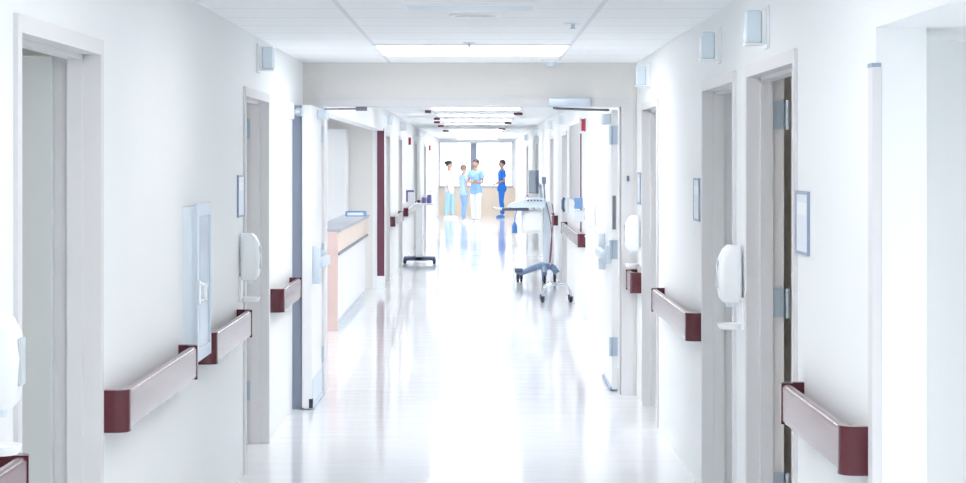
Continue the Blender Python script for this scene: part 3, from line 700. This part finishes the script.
def person(label, loc, rz, hgt, arms, cols, hair='short', stride=0.0, lean=0.0):
    """facing local -y; arms: per side (elbow, wrist) in local space"""
    S = hgt / 1.76
    t = thing('person', label, 'person', loc, rz, 'hospital staff by the far windows')
    t.scale = (S, S, S)
    pel = (0, 0, .96); wst = (0, 0, 1.10); ch = (0, -.01, 1.27); uc = (0, .005, 1.41); nb = (0, .012, 1.49); nt = (0, .0, 1.565)
    legs = {}
    for sd in (-1, 1):
        off = sd * stride
        legs[sd] = [((sd * .088, 0, .90), .092), ((sd * .095, -.012 - off * .4, .70), .078), ((sd * .098, -.02 - off * .7, .50), .056), ((sd * .10, .012 - off * .9, .33), .056), ((sd * .10, .02 - off, .10), .037)]
    parts = []
    torso = [(pel, (.115, .085)), (wst, (.105, .078)), (ch, (.122, .088)), (uc, (.105, .068)), (nb, (.058, .058)), (nt, (.052, .052)), ((0, -.008, 1.64), (.06, .065))]
    chains = [torso]
    for sd in (-1, 1):
        el, wr = arms[sd]
        sh = (sd * .175, .008, 1.425)
        chains.append([(uc, (.105, .068)), (sh, .052), (tuple((a + b) / 2 for a, b in zip(sh, el)), .046), (el, .038), (tuple(a * .6 + b * .4 for a, b in zip(el, wr)), .037), (wr, .025)])
        chains.append([(pel, (.115, .085))] + legs[sd] + [((sd * .103, -.03 - stride * sd, .05), .038), ((sd * .108, -.15 - stride * sd, .032), .028)])
    mb = MB(); me = chainmesh(*chains); mb.bm.from_mesh(me); bpy.data.meshes.remove(me)
    # head: skull, jaw, nose, ears, brow
    mb.ball((0, .005, 1.665), .1, (.76, .96, 1.08)); mb.ball((0, -.03, 1.605), .06, (.86, .95, .85)); mb.ball((0, -.100, 1.648), .016, (.8, 1.1, 1.5), 12)
    mb.ball((0, -.085, 1.606), .02, (1.3, .6, .5), 12)
    for sd in (-1, 1):
        mb.ball((sd * .077, .012, 1.65), .026, (.4, .7, 1.2), 12)
        # hand: palm, four unequal curled fingers and a thumb off the side
        el, wr = Vector(arms[sd][0]), Vector(arms[sd][1]); d = (wr - el).normalized()
        nrm = d.cross(Vector((0, 0, 1)) if abs(d.z) < .8 else Vector((0, 1, 0))).normalized()   # across the palm
        dn_ = nrm.cross(d).normalized()
        hm = chainmesh([(tuple(wr), (.024, .024)), (tuple(wr + d * .05), (.036, .018)), (tuple(wr + d * .085), (.038, .016))]); mb.bm.from_mesh(hm); bpy.data.meshes.remove(hm)
        for q, (o_, l_) in enumerate(((-.028, .062), (-.009, .075), (.010, .07), (.028, .055))):
            a = wr + d * .075 + nrm * o_; b = a + d * l_ * .55; c_ = b + (d * .8 + dn_ * .5).normalized() * l_ * .5
            mb.tube([a, b, c_], [.0095, .009, .007], 8)
        a = wr + d * .03 - nrm * .028; mb.tube([a, a + (d * .6 - nrm * .6) * .045, a + (d * .95 - nrm * .55) * .075], [.012, .011, .008], 8)
    body = mb.build('body', cols['skin'], t, smooth=True)
    rm = body.modifiers.new('Remesh', 'REMESH'); rm.mode = 'VOXEL'; rm.voxel_size = .009; rm.use_smooth_shade = True
    sm = body.modifiers.new('Smooth', 'SMOOTH'); sm.factor = .4; sm.iterations = 2
    # clothes
    hem = cols.get('hem', .88) - .02
    tc_ = [((0, 0, hem - .05), (.205, .165)), ((0, 0, .90), (.200, .155)), ((0, 0, 1.0), (.168, .128)), (wst, (.152, .114)), (ch, (.172, .126)), (uc, (.145, .098)), ((0, .01, 1.465), (.082, .075))]
    cc = [tc_]
    for sd in (-1, 1):
        el, wr = arms[sd]; sh = (sd * .175, .008, 1.425); u = cols.get('sleeve', .6)
        if u <= 1: cc.append([(uc, (.145, .098)), (sh, .072), (tuple(a * (1 - u) + b * u for a, b in zip(sh, el)), .064)])
        else:
            u -= 1; cc.append([(uc, (.145, .098)), (sh, .072), (tuple((a + b) / 2 for a, b in zip(sh, el)), .062), (el, .054), (tuple(a * (1 - u) + b * u for a, b in zip(el, wr)), .045)])
    link_mesh('tunic', chainmesh(*cc), cols['top'], t)
    pc = []
    for sd in (-1, 1):
        lg = [(p, r + (.010 if i < 2 else .020 if i < 4 else .028)) for i, (p, r) in enumerate(legs[sd])]
        lg[-1] = ((lg[-1][0][0], lg[-1][0][1], .085), lg[-1][1])
        pc.append([((0, 0, 1.06), (.11, .085)), ((0, 0, .97), (.132, .098))] + lg)
    link_mesh('trousers', chainmesh(*pc), cols['legs'], t)
    for sd in (-1, 1):
        y_ = -stride * sd
        s_ = MB(); s_.loft([[(sd * .105 + u, y_ + v - .045, z) for u, v in rrect(w_, l_, .036 * k_, 5)] for z, w_, l_, k_ in ((0, .088, .262, 1), (.03, .094, .268, 1.1), (.06, .088, .235, 1), (.085, .076, .12, .9))])
        s_.build('shoe', cols['shoe'], t, smooth=True)
        e_ = MB(); e_.ball((sd * .03, -.086, 1.668), .0095, (1.2, .6, .8), 10); e_.build('eye', M['black'], t, smooth=True)
    mo_ = MB(); mo_.ball((0, -.0955, 1.605), .014, (1.5, .5, .45), 12); mo_.build('mouth', M['lip'], t, smooth=True)
    h_ = bmesh.new(); bmesh.ops.create_uvsphere(h_, u_segments=28, v_segments=18, radius=.1)
    bmesh.ops.transform(h_, matrix=Matrix.Translation((0, .014, 1.678)) @ Matrix.Diagonal((.86, 1.04, 1.10, 1)), verts=h_.verts[:])
    low = {'short': 1.66, 'bun': 1.64, 'long': 1.57}[hair]
    pn = Vector((0, .55, 1)).normalized()
    bmesh.ops.bisect_plane(h_, geom=h_.verts[:] + h_.edges[:] + h_.faces[:], plane_co=(0, 0, low + .012), plane_no=pn, clear_inner=True)
    hb = MB(); hb.bm.free(); hb.bm = h_
    if hair == 'bun': hb.ball((0, .125, 1.72), .042, seg=16)
    if hair == 'long': hb.ball((0, .075, 1.58), .07, (1.1, .6, 1.4), 16)
    ho = hb.build('hair', cols['hair'], t, smooth=True)
    so = ho.modifiers.new('Solid', 'SOLIDIFY'); so.thickness = .008; so.offset = 1
    return t

M['lip'] = mat('lip', (176, 110, 104), .5)
SK = mat('skin_light', (214, 176, 158), .5, var=.03); SKd = mat('skin_tan', (190, 146, 126), .5, var=.03)
def cloth(n, rgb): return mat(n, rgb, .85, var=.05, scale=9, bump=.2, bscale=40)
HD = mat('dark_hair', (64, 56, 62), .6, var=.1, scale=30); HL = mat('light_brown_hair', (138, 118, 108), .6, var=.1, scale=30)
down = {-1: ((-.245, .03, 1.14), (-.235, -.05, .90)), 1: ((.245, .03, 1.14), (.235, -.05, .90))}
folded = {-1: ((-.225, -.03, 1.14), (.02, -.20, 1.17)), 1: ((.225, -.03, 1.13), (-.02, -.225, 1.13))}
clasped = {-1: ((-.215, .05, 1.15), (-.05, -.17, 1.06)), 1: ((.215, .05, 1.15), (.045, -.185, 1.04))}
mixed = {-1: down[-1], 1: ((.23, .02, 1.14), (.10, -.23, 1.12))}
person('person in white jacket and pale teal trousers, arms down, farthest left', (-.89, 62.5, 0), math.radians(68), 1.72, down,
       dict(skin=SK, top=cloth('white_jacket', (236, 238, 243)), legs=cloth('pale_teal_trousers', (172, 214, 228)), shoe=M['white'], hair=HD, hem=.80, sleeve=1.55), 'bun', .05)
person('person in pale blue tunic and soft blue trousers facing the others', (-.43, 58.8, 0), math.radians(120), 1.60, mixed,
       dict(skin=SK, top=cloth('pale_blue_tunic', (186, 214, 242)), legs=cloth('soft_blue_trousers', (150, 184, 236)), shoe=M['white'], hair=HL, hem=.86, sleeve=.65), 'short', .06)
person('person with folded arms in sky blue tunic and white trousers', (-.085, 57.6, 0), math.radians(-25), 1.76, folded,
       dict(skin=SKd, top=cloth('sky_blue_tunic', (146, 188, 236)), legs=cloth('white_trousers', (232, 234, 240)), shoe=M['white'], hair=HD, hem=.86, sleeve=.65), 'short', .06)
person('person in vivid blue scrubs standing apart by the right window', (.70, 63.3, 0), math.radians(-78), 1.745, clasped,
       dict(skin=SKd, top=cloth('vivid_blue_tunic', (36, 116, 206)), legs=cloth('vivid_blue_trousers', (36, 112, 200)), shoe=mat('blue_shoe', (60, 120, 190), .5), hair=HD, hem=.84, sleeve=.75), 'short', .03)

# ------------------------------------------------------------------ light, world, camera
w = bpy.data.worlds.new('World'); SC.world = w; w.use_nodes = True
nt = w.node_tree; bg = nt.nodes['Background']
sk = nt.nodes.new('ShaderNodeTexSky'); sk.sky_type = 'HOSEK_WILKIE'; sk.turbidity = 6.0; sk.sun_direction = (0.3, -0.6, 0.74)
mx = nt.nodes.new('ShaderNodeMix'); mx.data_type = 'RGBA'; mx.inputs['Factor'].default_value = 0.85; mx.inputs['B'].default_value = (.95, .98, 1.0, 1)
nt.links.new(sk.outputs[0], mx.inputs['A']); nt.links.new(mx.outputs['Result'], bg.inputs['Color'])
bg.inputs['Strength'].default_value = 4.0

cam = bpy.data.cameras.new('camera'); co = bpy.data.objects.new('camera', cam); COL.objects.link(co)
co.location = (0, 0, EYE); co.rotation_euler = (PI / 2, 0, 0)
cam.sensor_fit = 'HORIZONTAL'; cam.sensor_width = 36.0; cam.lens = F * 36.0 / 966.0
cam.shift_x = 4.0 / 966.0; cam.shift_y = -79.5 / 966.0
cam.clip_start = .05; cam.clip_end = 300
SC.camera = co
vs = SC.view_settings; vs.view_transform = 'Standard'; vs.look = 'None'; vs.gamma = 1.0; vs.use_curve_mapping = False
vs.exposure = -0.3
cy = SC.cycles
cy.use_denoising = True; cy.max_bounces = 14; cy.diffuse_bounces = 10; cy.glossy_bounces = 6; cy.transmission_bounces = 8
cy.sample_clamp_indirect = 8.0; cy.caustics_reflective = False; cy.caustics_refractive = False
